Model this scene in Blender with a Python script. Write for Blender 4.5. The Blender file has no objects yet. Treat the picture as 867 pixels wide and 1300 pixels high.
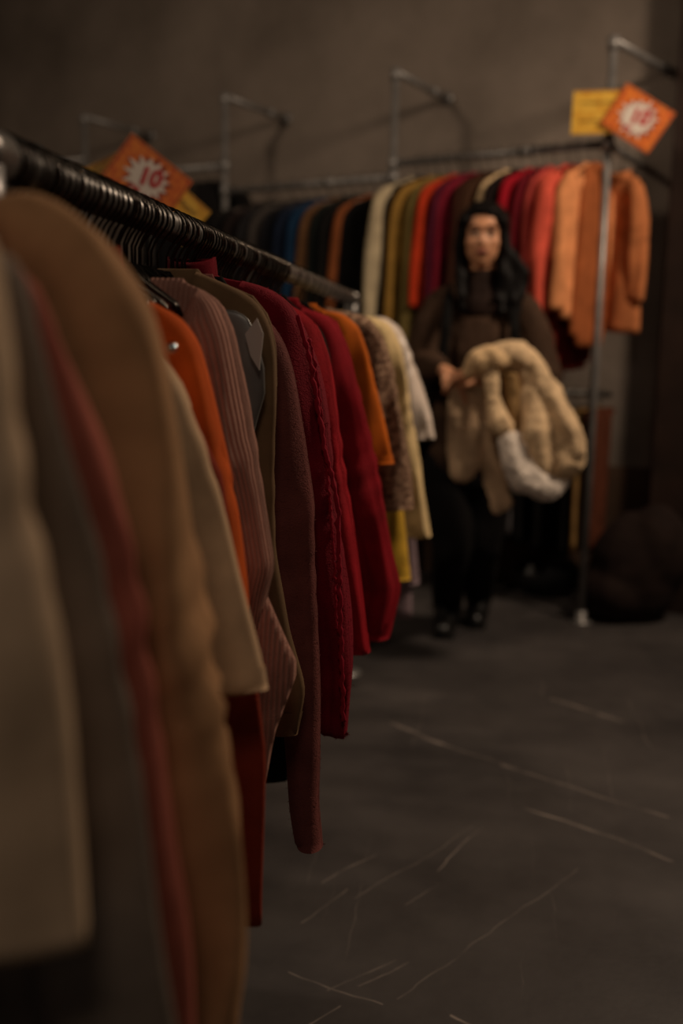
import bpy, bmesh, math, random
import numpy as np
from mathutils import Vector, Matrix, noise

# ------------------------------------------------------------------ camera, world, lights, exposure
scene = bpy.context.scene
COL = scene.collection
F = 1264.0                                   # focal length in pixels of a 867 x 1300 frame
CAM_Z, YAW, PITCH, ROLL = 1.09, 8.2, 9.2, 1.0
_a, _p, _r = map(math.radians, (YAW, PITCH, ROLL))
_fwd = Vector((-math.sin(_a)*math.cos(_p), math.cos(_a)*math.cos(_p), -math.sin(_p)))
_rt = Vector((math.cos(_a), math.sin(_a), 0)); _up = _rt.cross(_fwd)
R_ = _rt*math.cos(_r) + _up*math.sin(_r); U_ = _up*math.cos(_r) - _rt*math.sin(_r)
CAM = Vector((0, 0, CAM_Z))
cd = bpy.data.cameras.new('camera'); cam = bpy.data.objects.new('camera', cd); COL.objects.link(cam)
cd.sensor_fit = 'VERTICAL'; cd.sensor_height = 36.0; cd.lens = F/1300*36.0
cd.clip_start = .02; cd.clip_end = 60
cd.dof.use_dof = True; cd.dof.focus_distance = 1.42; cd.dof.aperture_fstop = 1.75; cd.dof.aperture_blades = 0
M3 = Matrix((R_, U_, -_fwd)).transposed()
cam.matrix_world = Matrix.Translation(CAM) @ M3.to_4x4()
scene.camera = cam

def ray(px, py): return _fwd + R_*((px-433.5)/F) - U_*((py-650)/F)
def at(px, py, n, p0):                        # design aid: where the sight line meets a plane of the room
    r = ray(px, py); n = Vector(n); t = n.dot(Vector(p0)-CAM)/n.dot(r); return CAM + r*t
def at_y(px, py, y): return at(px, py, (0, 1, 0), (0, y, 0))
def at_floor(px, py): return at(px, py, (0, 0, 1), (0, 0, 0))

def s2l(c): return c/12.92 if c <= .04045 else ((c+.055)/1.055)**2.4
def rgb(h, k=1.0):
    h = h.lstrip('#'); return tuple(min(1, s2l(int(h[i:i+2], 16)/255)*k) for i in (0, 2, 4)) + (1,)

w = bpy.data.worlds.new('world'); scene.world = w; w.use_nodes = True
w.node_tree.nodes['Background'].inputs[0].default_value = (1.0, .88, .78, 1)
w.node_tree.nodes['Background'].inputs[1].default_value = .06

def area(name, loc, target, size, power, color, size_y=None):
    l = bpy.data.lights.new(name, 'AREA'); l.energy = power; l.color = color; l.size = size
    if size_y: l.shape = 'RECTANGLE'; l.size_y = size_y
    o = bpy.data.objects.new(name, l); COL.objects.link(o); o.location = loc
    o.rotation_euler = (Vector(target)-Vector(loc)).to_track_quat('-Z', 'Y').to_euler(); return o
WARM = (1.0, .77, .56)
area('lamp_aisle', (1.45, 2.85, 2.7), (-.35, 2.6, .8), .35, 46, WARM)
area('lamp_front', (.1, -.9, 2.8), (-.3, 3.2, 1.3), .5, 7.5, (1.0, .80, .62))
area('lamp_back', (-1.75, 2.5, 2.85), (-1.15, 3.7, 1.1), .25, 15.5, WARM)
scene.view_settings.view_transform = 'Standard'; scene.view_settings.look = 'None'
scene.view_settings.gamma = 1; scene.view_settings.use_curve_mapping = False
scene.view_settings.exposure = 0.0

# ------------------------------------------------------------------ materials
class NT:
    def __init__(s, name):
        s.m = bpy.data.materials.new(name); s.m.use_nodes = True; s.t = s.m.node_tree
        s.b = s.t.nodes['Principled BSDF']
    def n(s, typ, **kw):
        nd = s.t.nodes.new(typ)
        for k, v in kw.items():
            if k.startswith('i_'):
                key = k[2:]; nd.inputs[int(key) if key.isdigit() else key.replace('_', ' ')].default_value = v
            else: setattr(nd, k, v)
        return nd
    def l(s, a, b): s.t.links.new(a, b)
    def ramp(s, src, stops):
        r = s.n('ShaderNodeValToRGB'); el = r.color_ramp.elements
        while len(el) < len(stops): el.new(.5)
        for e, (p, c) in zip(el, stops): e.position = p; e.color = c
        s.l(src, r.inputs[0]); return r.outputs[0]
    def bump(s, h, strength, dist=.002, prev=None):
        b = s.n('ShaderNodeBump', i_Strength=strength, i_Distance=dist); s.l(h, b.inputs['Height'])
        if prev: s.l(prev, b.inputs['Normal'])
        s.l(b.outputs[0], s.b.inputs['Normal']); return b.outputs[0]

def set_in(b, name, v):
    if name in b.inputs: b.inputs[name].default_value = v

_mc = {}
def cloth(h, kind='plain', sheen=.35, rough=.9):
    key = (h, kind)
    if key in _mc: return _mc[key]
    t = NT('cloth_'+kind); b = t.b
    c = rgb(h); dk = tuple(x*.72 for x in c[:3])+(1,); lt = tuple(min(1, x*1.22) for x in c[:3])+(1,)
    uv = t.n('ShaderNodeTexCoord')
    set_in(b, 'Roughness', rough); set_in(b, 'Sheen Weight', sheen); set_in(b, 'Sheen Roughness', .4)
    set_in(b, 'Sheen Tint', lt); set_in(b, 'Specular IOR Level', .15)
    nz = t.n('ShaderNodeTexNoise', i_Scale=14.0, i_Detail=4.0); t.l(uv.outputs['UV'], nz.inputs[0])
    col = t.ramp(nz.outputs[0], [(.3, dk), (.7, lt)])
    if kind == 'rib':
        mp = t.n('ShaderNodeMapping'); mp.inputs['Rotation'].default_value = (0, 0, .05); t.l(uv.outputs['UV'], mp.inputs[0])
        wv = t.n('ShaderNodeTexWave', wave_type='BANDS', bands_direction='X', i_Scale=50.0, i_Distortion=.6, i_Detail=1.0)
        wv.inputs['Detail Scale'].default_value = 3
        t.l(mp.outputs[0], wv.inputs[0])
        mx = t.n('ShaderNodeMix', data_type='RGBA', blend_type='MULTIPLY'); mx.inputs[0].default_value = 1
        t.l(col, mx.inputs[6]); t.l(t.ramp(wv.outputs[1], [(.0, (.80, .76, .74, 1)), (.6, (1, 1, 1, 1))]), mx.inputs[7]); col = mx.outputs[2]
        n1 = t.bump(wv.outputs[1], .6, .003)
        f = t.n('ShaderNodeTexNoise', i_Scale=420.0, i_Detail=2.0); t.l(uv.outputs['UV'], f.inputs[0]); t.bump(f.outputs[0], .5, .0015, n1)
    elif kind in ('knit', 'fuzzy'):
        vo = t.n('ShaderNodeTexVoronoi', i_Scale=380.0 if kind == 'knit' else 420.0); t.l(uv.outputs['UV'], vo.inputs[0])
        n1 = t.bump(vo.outputs[0], .5, .0012)
        f = t.n('ShaderNodeTexNoise', i_Scale=500.0, i_Detail=3.0); t.l(uv.outputs['UV'], f.inputs[0])
        t.bump(f.outputs[0], .6, .0012, n1)
        set_in(b, 'Sheen Weight', .9)
    elif kind == 'speckle':
        f = t.n('ShaderNodeTexNoise', i_Scale=70.0, i_Detail=5.0, i_Roughness=.8); t.l(uv.outputs['UV'], f.inputs[0])
        col = t.ramp(f.outputs[0], [(.36, rgb('2a1e18')), (.47, rgb('7a5a48')), (.56, c), (.66, rgb('d8b898'))])
        t.bump(f.outputs[0], 1.0, .008); set_in(b, 'Sheen Weight', .6)
    elif kind == 'satin':
        set_in(b, 'Roughness', .35); set_in(b, 'Sheen Weight', .1); set_in(b, 'Specular IOR Level', .5)
    else:
        f = t.n('ShaderNodeTexNoise', i_Scale=500.0, i_Detail=2.0); t.l(uv.outputs['UV'], f.inputs[0]); t.bump(f.outputs[0], .35, .001)
    t.l(col, b.inputs['Base Color']); _mc[key] = t.m; return t.m

def simple(name, h, rough=.5, metal=0.0, noise_scale=0, var=.3, bump=0, spec=.5):
    t = NT(name); b = t.b; set_in(b, 'Roughness', rough); set_in(b, 'Metallic', metal); set_in(b, 'Specular IOR Level', spec)
    c = rgb(h); b.inputs['Base Color'].default_value = c
    if noise_scale:
        tc = t.n('ShaderNodeTexCoord'); nz = t.n('ShaderNodeTexNoise', i_Scale=noise_scale, i_Detail=6.0); t.l(tc.outputs['Object'], nz.inputs[0])
        t.l(t.ramp(nz.outputs[0], [(.3, tuple(x*(1-var) for x in c[:3])+(1,)), (.7, tuple(min(1, x*(1+var)) for x in c[:3])+(1,))]), b.inputs['Base Color'])
        if bump: t.bump(nz.outputs[0], bump, .01)
    return t.m

def wall_mat():
    t = NT('rough_plaster'); b = t.b; set_in(b, 'Roughness', .85); set_in(b, 'Specular IOR Level', .25)
    tc = t.n('ShaderNodeTexCoord')
    n1 = t.n('ShaderNodeTexNoise', i_Scale=1.3, i_Detail=8.0, i_Roughness=.6); t.l(tc.outputs['Object'], n1.inputs[0])
    t.l(t.ramp(n1.outputs[0], [(.3, rgb('6c6259')), (.55, rgb('887c72')), (.75, rgb('9a8d82'))]), b.inputs['Base Color'])
    n2 = t.n('ShaderNodeTexNoise', i_Scale=30.0, i_Detail=6.0); t.l(tc.outputs['Object'], n2.inputs[0]); t.bump(n2.outputs[0], .3, .01)
    return t.m

def floor_mat(segs):
    t = NT('scuffed_vinyl'); b = t.b; tc = t.n('ShaderNodeTexCoord'); P = tc.outputs['Object']
    set_in(b, 'Specular IOR Level', .35)
    n1 = t.n('ShaderNodeTexNoise', i_Scale=2.2, i_Detail=8.0, i_Roughness=.62); t.l(P, n1.inputs[0])
    col = t.ramp(n1.outputs[0], [(.3, rgb('363333')), (.7, rgb('4d4846'))])
    def math_(op, a, c=None, clamp=False):
        m = t.n('ShaderNodeMath', operation=op); m.use_clamp = clamp
        for i, v in enumerate((a, c)):
            if v is None: continue
            if isinstance(v, (int, float)): m.inputs[i].default_value = v
            else: t.l(v, m.inputs[i])
        return m.outputs[0]
    def vm(op, a, c=None, out=0):
        m = t.n('ShaderNodeVectorMath', operation=op)
        for i, v in enumerate((a, c)):
            if v is None: continue
            if isinstance(v, (tuple, list, Vector)): m.inputs[i].default_value = v
            else: t.l(v, m.inputs[i])
        return m.outputs[out]
    wob = t.n('ShaderNodeTexNoise', i_Scale=5.0, i_Detail=3.0); t.l(P, wob.inputs[0])
    Pw = vm('ADD', P, vm('MULTIPLY', vm('SUBTRACT', wob.outputs[1], (.5, .5, .5)), (.05, .05, 0)))
    tot = None
    for (a, c, wd, st) in segs:
        a = Vector(a); c = Vector(c); d = c-a; L2 = d.length_squared
        pa = vm('SUBTRACT', Pw, a)
        tt = math_('DIVIDE', vm('DOT_PRODUCT', pa, d, 1), L2, True)
        sc = t.n('ShaderNodeVectorMath', operation='SCALE'); sc.inputs[0].default_value = d; t.l(tt, sc.inputs['Scale'])
        dist = vm('LENGTH', vm('SUBTRACT', pa, sc.outputs[0]), None, 1)
        m = math_('MULTIPLY', math_('SUBTRACT', 1.0, math_('DIVIDE', dist, wd), True), st)
        tot = m if tot is None else math_('MAXIMUM', tot, m)
    # fine random hairline scratches in two directions
    for rot, th in ((.5, .70), (-1.0, .71)):
        mp = t.n('ShaderNodeMapping'); mp.inputs['Rotation'].default_value = (0, 0, rot); mp.inputs['Scale'].default_value = (70, 1.1, 1); t.l(Pw, mp.inputs[0])
        nn = t.n('ShaderNodeTexNoise', i_Scale=1.0, i_Detail=2.0); t.l(mp.outputs[0], nn.inputs[0])
        m = math_('MULTIPLY', math_('SUBTRACT', nn.outputs[0], th, True), 3.0); tot = math_('MAXIMUM', tot, m)
    brk = t.n('ShaderNodeTexNoise', i_Scale=14.0, i_Detail=3.0); t.l(P, brk.inputs[0])
    tot = math_('MULTIPLY', tot, t.ramp(brk.outputs[0], [(.35, (.15, .15, .15, 1)), (.6, (1, 1, 1, 1))]), True)
    mx = t.n('ShaderNodeMix', data_type='RGBA'); t.l(tot, mx.inputs[0]); t.l(col, mx.inputs[6]); mx.inputs[7].default_value = rgb('a89a90')
    t.l(mx.outputs[2], b.inputs['Base Color'])
    t.l(t.ramp(n1.outputs[0], [(.3, (.42,)*3+(1,)), (.7, (.62,)*3+(1,))]), b.inputs['Roughness'])
    n2 = t.n('ShaderNodeTexNoise', i_Scale=55.0, i_Detail=5.0); t.l(P, n2.inputs[0]); t.bump(n2.outputs[0], .12, .004)
    return t.m

M_STEEL = simple('galvanised_steel', '858280', .42, .45, 20, .2)
M_RAIL = simple('worn_grey_steel', '686460', .36, .6, 20, .25)
M_DARKSTEEL = simple('dark_steel', '4a4744', .38, .6, 20, .2)
M_BLACKWIRE = simple('black_wire', '35302b', .22, 1.0)
M_BLACKRUBBER = simple('black_rubber', '0c0b0a', .7)
M_CHROME = simple('chrome', 'c8c4c0', .15, 1.0)
M_WOOD = simple('stained_wood', '2a1c16', .6, 0, 6, .35, .2, .3)
M_PANEL = simple('brown_board', '4a382c', .75, 0, 4, .25, .1, .2)
M_CEIL = simple('ceiling_paint', '2b2724', .9)
M_BLACKLEATHER = simple('black_leather', '0d0c0c', .42, 0, 12, .2, .1)

# ------------------------------------------------------------------ object helpers
def link_mesh(name, me, mat, parent=None, smooth=True):
    o = bpy.data.objects.new(name, me); COL.objects.link(o)
    if mat: me.materials.append(mat)
    if smooth: me.polygons.foreach_set('use_smooth', [True]*len(me.polygons))
    if parent: o.parent = parent
    return o
def empty(name, loc=(0, 0, 0), rz=0.0, par=None):
    o = bpy.data.objects.new(name, None); COL.objects.link(o); o.location = loc; o.rotation_euler = (0, 0, rz)
    o.empty_display_size = .1
    if par: o.parent = par
    return o
def tag(o, label, cat, group=None):
    o['label'] = label; o['category'] = cat
    if group: o['group'] = group
    return o
def struct(o): o['kind'] = 'structure'; return o
def raw(name, verts, faces, mat, parent=None, smooth=True, uv=None):
    me = bpy.data.meshes.new(name); me.from_pydata([tuple(v) for v in verts], [], faces); me.update()
    if uv is not None:
        ul = me.uv_layers.new(name='UVMap'); li = np.zeros(len(me.loops), int); me.loops.foreach_get('vertex_index', li)
        ul.data.foreach_set('uv', np.asarray(uv, float)[li].ravel())
    return link_mesh(name, me, mat, parent, smooth)
def box(name, size, mat, loc=(0, 0, 0), parent=None, rz=0, bevel=.004):
    bm = bmesh.new(); bmesh.ops.create_cube(bm, size=1)
    for v in bm.verts: v.co = Vector((v.co.x*size[0], v.co.y*size[1], v.co.z*size[2]))
    if bevel: bmesh.ops.bevel(bm, geom=bm.edges[:], offset=bevel, segments=2, affect='EDGES')
    me = bpy.data.meshes.new(name); bm.to_mesh(me); bm.free()
    o = link_mesh(name, me, mat, parent, False); o.location = loc; o.rotation_euler = (0, 0, rz); return o
def tube_data(pts, rad, seg=12, caps=True):
    pts = [Vector(p) for p in pts]; n = len(pts)
    rad = rad if hasattr(rad, '__len__') else [rad]*n
    V = []; Fc = []; prev = None
    for i, p in enumerate(pts):
        t = (pts[min(i+1, n-1)]-pts[max(i-1, 0)]).normalized()
        if prev is None:
            a = Vector((0, 0, 1)) if abs(t.z) < .9 else Vector((1, 0, 0)); nrm = t.cross(a).normalized()
        else: nrm = (prev - t*prev.dot(t)).normalized()
        prev = nrm; bn = t.cross(nrm)
        for k in range(seg):
            a = 2*math.pi*k/seg; V.append(p + (nrm*math.cos(a)+bn*math.sin(a))*rad[i])
    for i in range(n-1):
        for k in range(seg):
            k2 = (k+1) % seg; Fc.append((i*seg+k, i*seg+k2, (i+1)*seg+k2, (i+1)*seg+k))
    if caps: Fc.append(tuple(range(seg-1, -1, -1))); Fc.append(tuple((n-1)*seg+k for k in range(seg)))
    return V, Fc
def tube(name, pts, rad, mat, parent=None, seg=12): 
    V, Fc = tube_data(pts, rad, seg); return raw(name, V, Fc, mat, parent)

# ------------------------------------------------------------------ the setting
ANG = math.radians(67.2)
UD = Vector((-math.sin(ANG), math.cos(ANG), 0))      # along the back racks, to the left and away
ND = Vector((math.cos(ANG), math.sin(ANG), 0))       # into the back wall
P4 = Vector((.416, 4.090, 0))                        # foot of the right hand upright
RZB = math.atan2(-UD.y, -UD.x)                       # local +X points right along the back wall
WALL0 = P4 + ND*.52

SEGPX = [((495, 918), (560, 944), .012, .5), ((560, 944), (660, 978), .007, .3), ((640, 972), (850, 1040), .008, .35), ((668, 1026), (722, 1042), .007, .7),
         ((722, 1042), (850, 1092), .008, .45), ((700, 888), (790, 916), .013, .4), ((553, 1105), (575, 1082), .003, .6), ((575, 1082), (612, 1052), .003, .45),
         ((410, 1122), (476, 1084), .003, .5), ((450, 1141), (600, 1050), .003, .3), ((455, 1252), (516, 1219), .003, .55),
         ((418, 1256), (500, 1216), .003, .3), ((370, 1235), (480, 1276), .0025, .5), ((575, 1288), (602, 1300), .004, .7), ((500, 1268), (735, 1105), .0025, .3),
         ((380, 1175), (440, 1130), .003, .35), ((385, 1298), (430, 1274), .0025, .5), ((520, 1150), (556, 1122), .002, .35)]
segs = [(at_floor(*a), at_floor(*c), wd, st) for a, c, wd, st in SEGPX]
fl = raw('floor', [(-5, -2.5, 0), (4, -2.5, 0), (4, 8, 0), (-5, 8, 0)], [(0, 1, 2, 3)], floor_mat(segs), smooth=False); struct(fl)
def slab(name, p, q, z0, z1, th, mat, side=1):       # upright slab from p to q, thickness th behind it
    p = Vector((p[0], p[1], 0)); q = Vector((q[0], q[1], 0)); d = (q-p); L = d.length; c = (p+q)/2
    nn = Vector((-d.y, d.x, 0)).normalized()*side
    c = c + nn*th/2; o = box(name, (L, th, z1-z0), mat, (c.x, c.y, (z0+z1)/2), None, math.atan2(d.y, d.x), .003); return o
wall_m = wall_mat()
bw = slab('wall_back', WALL0+UD*6.2, WALL0-UD*2.6, 0, 3.3, .12, wall_m, 1); struct(bw)
struct(slab('wall_left', (-4.2, 6.6), (-4.2, -2.4), 0, 3.3, .12, wall_m, -1))
struct(slab('wall_right', (2.6, -2.4), (2.6, 3.9), 0, 3.3, .12, wall_m, -1))
struct(raw('ceiling', [(-5, -2.5, 3.3), (4, -2.5, 3.3), (4, 8, 3.3), (-5, 8, 3.3)], [(3, 2, 1, 0)], M_CEIL, smooth=False))
tr = slab('trim_1', WALL0-ND*.02+UD*6.0, WALL0-ND*.02-UD*2.5, .0, .60, .02, M_PANEL, 1); struct(tr)
# dark timber partition at the right, standing just before the wall
pe = at(828, 575, ND, WALL0-ND*.16)
pa = Vector((pe.x, pe.y, 0))
pt = slab('trim_2', pa, pa-UD*1.2, 0, 3.28, .10, M_WOOD, 1); struct(pt)

# ------------------------------------------------------------------ back pipe racks
RZ = {1: 1.95, 2: 1.832, 3: 1.888}
S = [0.0, .93, 1.84, 2.755, 3.66]
br = empty('pipe_rack', P4); tag(br, 'dark steel pipe clothes rack with four uprights braced to the back wall', 'clothes rack')
def bp(s, out, z): return UD*s - ND*out + Vector((0, 0, z))    # local to rack origin: s along, out towards the room
def coupling(p, axis, par, r=.022, L=.05):
    a = Vector(axis).normalized(); tube('coupling', [p-a*L/2, p+a*L/2], r, M_STEEL, par, 16)
for i, s in enumerate(S):
    up = tube('upright', [bp(s, 0, .008), bp(s, 0, 2.262)], .0155, M_STEEL, br, 16)
    tube('foot_flange', [bp(s, 0, 0), bp(s, 0, .008), bp(s, 0, .0085), bp(s, 0, .05)], [.045, .045, .022, .02], M_STEEL, up, 20)
    coupling(bp(s, 0, 2.25), (0, 0, 1), up)
    if i == 0:
        e = at(880, 108, (0, 0, 1), (0, 0, 2.262)) - P4; d = e-bp(s, 0, 2.262); end = bp(s, 0, 2.262)+d*1.0
        mid = bp(s, 0, 2.262)+d*.62
    else: end = bp(s, -.5, 2.262); mid = bp(s, -.38, 2.262)
    arm = tube('brace_arm', [bp(s, 0, 2.262), end], .0150, M_STEEL, br, 16)
    coupling(mid, end-bp(s, 0, 2.262), arm, .021, .06)
    if i: tube('wall_flange', [bp(s, -.502, 2.262), bp(s, -.512, 2.262)], .030, M_STEEL, arm, 20)
for b in (1, 2, 3):
    i0, i1 = 3-b, 4-b; z = RZ[b]
    rl = tube('hanging_rail', [bp(S[i0], 0, z), bp(S[i1], 0, z)], .0155, M_STEEL, br, 16)
    for s in (S[i0], S[i1]): coupling(bp(s, 0, z), (0, 0, 1), rl, .023, .055)
    coupling(bp(S[i0]+.33, 0, z), UD, rl, .020, .05)
rl = tube('hanging_rail', [bp(S[3], 0, 2.05), bp(S[4], 0, 2.05)], .0155, M_STEEL, br, 16)
rl = tube('lower_rail', [bp(0, -.22, .93), bp(S[2], -.22, .93)], .013, M_DARKSTEEL, br, 12)
for s in (0, S[1], S[2]): tube('rail_strut', [bp(s, 0, .93), bp(s, -.22, .93)], .012, M_DARKSTEEL, br, 10)

# ------------------------------------------------------------------ near rack
RX, RTOP = -.445, 1.256
nr = empty('garment_rail', (RX, 0, 0)); tag(nr, 'long dark steel garment rail crowded with hangers in the foreground', 'clothes rack')
tube('rail_pipe', [(0, .12, RTOP), (0, 3.26, RTOP)], .0195, M_RAIL, nr, 20)
tube('end_cap', [(0, 3.255, RTOP), (0, 3.285, RTOP)], .0225, M_RAIL, nr, 20)
for y in (.12, .845, 3.235):
    st = tube('post', [(0, y, .012), (0, y, RTOP-.01)], .014, M_STEEL, nr, 16)
    tube('clamp', [(0, y, RTOP-.07), (0, y, RTOP-.012)], .021, M_STEEL, st, 16)
    tube('collar', [(0, y-.032, RTOP), (0, y+.032, RTOP)], .0235, M_RAIL, st, 18)
    tube('foot_flange', [(0, y, 0), (0, y, .012), (0, y, .0125), (0, y, .04)], [.055, .055, .022, .018], M_STEEL, st, 20)

# ------------------------------------------------------------------ hangers
def hook_pts(r, drop):
    p = []
    for k in range(11):
        a = math.radians(-40 + 250*k/10); p.append((-math.cos(a)*r*-1, 0, math.sin(a)*r))
    p = [(x, 0, z) for x, _, z in p]
    p.reverse()                                # starts at the left, over the top, ends right; shank follows
    return p
def hanger_protos(hw, mat):
    r = .0235
    hk = []
    for k in range(13):
        a = math.radians(-35 + 245*k/12); hk.append(Vector((r*math.cos(a), 0, r*math.sin(a))))
    hk.reverse()                               # from the lower left round the top to the lower right
    tip = hk[0]; end = hk[-1]
    hk += [Vector((.006, 0, -.030)), Vector((0, 0, -.042)), Vector((0, 0, -.07))]
    V, Fc = tube_data(hk, .0018, 6)
    me1 = bpy.data.meshes.new('hook'); me1.from_pydata([tuple(v) for v in V], [], Fc)
    bar = [Vector((-hw, 0, -.130)), Vector((-hw*.93, 0, -.116)), Vector((-hw*.5, 0, -.090)), Vector((-.03, 0, -.072)), Vector((0, 0, -.068)),
           Vector((.03, 0, -.072)), Vector((hw*.5, 0, -.090)), Vector((hw*.93, 0, -.116)), Vector((hw, 0, -.130))]
    V, Fc = tube_data(bar, .0032, 8)
    V2, F2 = tube_data([Vector((-hw, 0, -.130)), Vector((hw, 0, -.130))], .002, 6); n = len(V); V += V2; Fc += [tuple(i+n for i in f) for f in F2]
    me2 = bpy.data.meshes.new('shoulder_bar'); me2.from_pydata([tuple(v) for v in V], [], Fc)
    for me in (me1, me2): me.materials.append(mat); me.polygons.foreach_set('use_smooth', [True]*len(me.polygons))
    return me1, me2
HP = {w_: hanger_protos(w_, M_BLACKWIRE) for w_ in (.085, .11, .145, .165)}
def hanger(loc, rz, hw, label, group, tilt=0.0):
    o = empty('clothes_hanger', loc, rz); o.rotation_euler = (0, tilt, rz)
    tag(o, label, 'hanger', group)
    for nm, me in zip(('hook', 'shoulder_bar'), HP[hw]):
        c = bpy.data.objects.new(nm, me); COL.objects.link(c); c.parent = o
    return o

# ------------------------------------------------------------------ garments
def resample(pts, n):
    P = np.array(pts, float); s = np.r_[0, np.cumsum(np.hypot(*np.diff(P, axis=0).T))]
    t = np.linspace(0, s[-1], n); Q = np.c_[np.interp(t, s, P[:, 0]), np.interp(t, s, P[:, 1])]
    k = max(1, n//16)
    for _ in range(k):                         # round the corners off
        Q[1:-1] = Q[1:-1]*.5 + (Q[:-2]+Q[2:])*.25
    return Q, t
def nz(x, y, z): return noise.noise(Vector((x, y, z)))

def body_mesh(name, W, top, hem, thick, seed, mat, par, nu=56, nv=44, fold=.010, yo=0.0):
    V = []; UV = []; Fc = []
    ts = top + (hem-top)*np.linspace(0, 1, nv)**1.25
    for j, t in enumerate(ts):
        wd = W(t); f = (t-top)/(hem-top); h = thick*(.40+.60*min(1, f*5))
        if j == 0: h *= .5
        per = 4*wd
        for k in range(nu):
            a = 2*math.pi*k/nu; c, s = math.cos(a), math.sin(a)
            x = wd*math.copysign(abs(c)**.75, c); y = h*math.copysign(abs(s)**.7, s)
            am = fold*min(1, f*2.2)
            y += am*(nz(x*9+seed, t*1.6, seed)*1.5 + .6*math.sin(x*38+seed*3+t*1.5)) + yo
            x += am*.9*nz(seed*2, t*5, c*1.5)*(1 if wd > .05 else 0)
            z = -t + (.012*nz(x*6, seed, 1.3)*(f**3))
            V.append((x, y, z)); UV.append((x*(1 if s > 0 else -1)+(.5 if s > 0 else 0), t))
    for j in range(nv-1):
        for k in range(nu):
            k2 = (k+1) % nu; Fc.append((j*nu+k, (j+1)*nu+k, (j+1)*nu+k2, j*nu+k2))
    Fc.append(tuple(range(nu))); Fc.append(tuple((nv-1)*nu+k for k in range(nu-1, -1, -1)))
    return raw(name, V, Fc, mat, par, True, UV)

def sleeve_mesh(name, outer, r0, r1, ry, sgn, seed, mat, par, nu=28, nv=60, wr=.10, yo=0.0, curl=0.0):
    Q, s = resample(outer, nv); V = []; UV = []; Fc = []; L = s[-1]
    T = np.gradient(Q, axis=0); T /= np.linalg.norm(T, axis=1)[:, None]
    for j in range(nv):
        f = j/(nv-1); rx = (r0*(1-f)+r1*f)*(1 + .10*math.sin(f*6+seed))
        grow = min(1, f/.10); rx *= .35+.65*math.sin(grow*math.pi/2)
        yy = (ry*(1-.25*f))*(.5+.5*math.sin(grow*math.pi/2))
        if j == nv-1: rx *= .82; yy *= .7
        # outward direction in the (off, drop) plane
        ox, od = T[j, 1], -T[j, 0]
        if ox < 0: ox, od = -ox, -od
        if abs(ox) < .35 and f < .3 and od > 0: ox, od = -ox, -od
        cx, cdp = Q[j, 0]-ox*rx, Q[j, 1]-od*rx
        eb = math.exp(-((f-.5)/.10)**2)*min(1, wr*6) if L > .35 else 0
        for k in range(nu):
            a = 2*math.pi*k/nu; c, sn = math.cos(a), math.sin(a)
            wv = 1+wr*(nz(c*1.3+seed, s[j]*6+sn, seed*1.7)+.45*nz(c*2.6+seed, s[j]*11+sn, sn*2.4))*min(1, f*4)
            lf = min(1, f*3)*wr*(.55*math.sin(4*a+seed+2.2*nz(s[j]*2.2, seed, 0))+.35*math.sin(7*a+2*seed+3*nz(s[j]*3, seed, 4)))
            wv += lf + eb*(.10*math.sin(s[j]*125+2*sn+seed)-.10)
            cc = c*wv if c < 0 else c*(1+(wv-1)*.6)
            x = cx+ox*rx*cc; d = cdp+od*rx*cc
            y = yy*wv*math.copysign(abs(sn)**.85, sn) + yo + curl*math.sin(f*3)
            y += .35*yy*math.sin(x*70+seed+s[j]*8)*min(1, f*3)*.6
            V.append((sgn*x, y, -d)); UV.append((k/nu*2*(r0+ry)*1.3+.06*s[j], s[j]))
    for j in range(nv-1):
        for k in range(nu):
            k2 = (k+1) % nu; q = (j*nu+k, (j+1)*nu+k, (j+1)*nu+k2, j*nu+k2); Fc.append(q if sgn < 0 else q[::-1])
    Fc.append(tuple(range(nu))); Fc.append(tuple((nv-1)*nu+k for k in range(nu)))
    return raw(name, V, Fc, mat, par, True, UV), Q

def fuzz(name, src, n, length, mat, par, seed, thick=.0005, xmin=None):
    rnd = random.Random(seed); me = src.data; V = []; Fc = []
    polys = [p for p in me.polygons if xmin is None or p.center.x > xmin]
    ws = [p.area for p in polys]; pick = rnd.choices(polys, ws, k=n)
    for p in pick:
        vs = [me.vertices[i].co for i in p.vertices[:3]]; a, b = rnd.random(), rnd.random()
        if a+b > 1: a, b = 1-a, 1-b
        o = vs[0]+(vs[1]-vs[0])*a+(vs[2]-vs[0])*b
        d = (p.normal + Vector((rnd.gauss(0, .7), rnd.gauss(0, .7), rnd.gauss(-.25, .7)))).normalized()*length*rnd.uniform(.4, 1.2)
        t = d.cross(Vector((rnd.random(), rnd.random(), rnd.random()))).normalized()*thick
        i = len(V); V += [o-t, o+t, o+d*.6+Vector((0, 0, -.1*length)), o+d+t*.2+Vector((0, 0, -.35*length))]; Fc += [(i, i+1, i+2), (i+2, i+1, i+3)]
    o = raw(name, V, Fc, mat, par, False); o['kind'] = 'stuff'; return o

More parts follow.
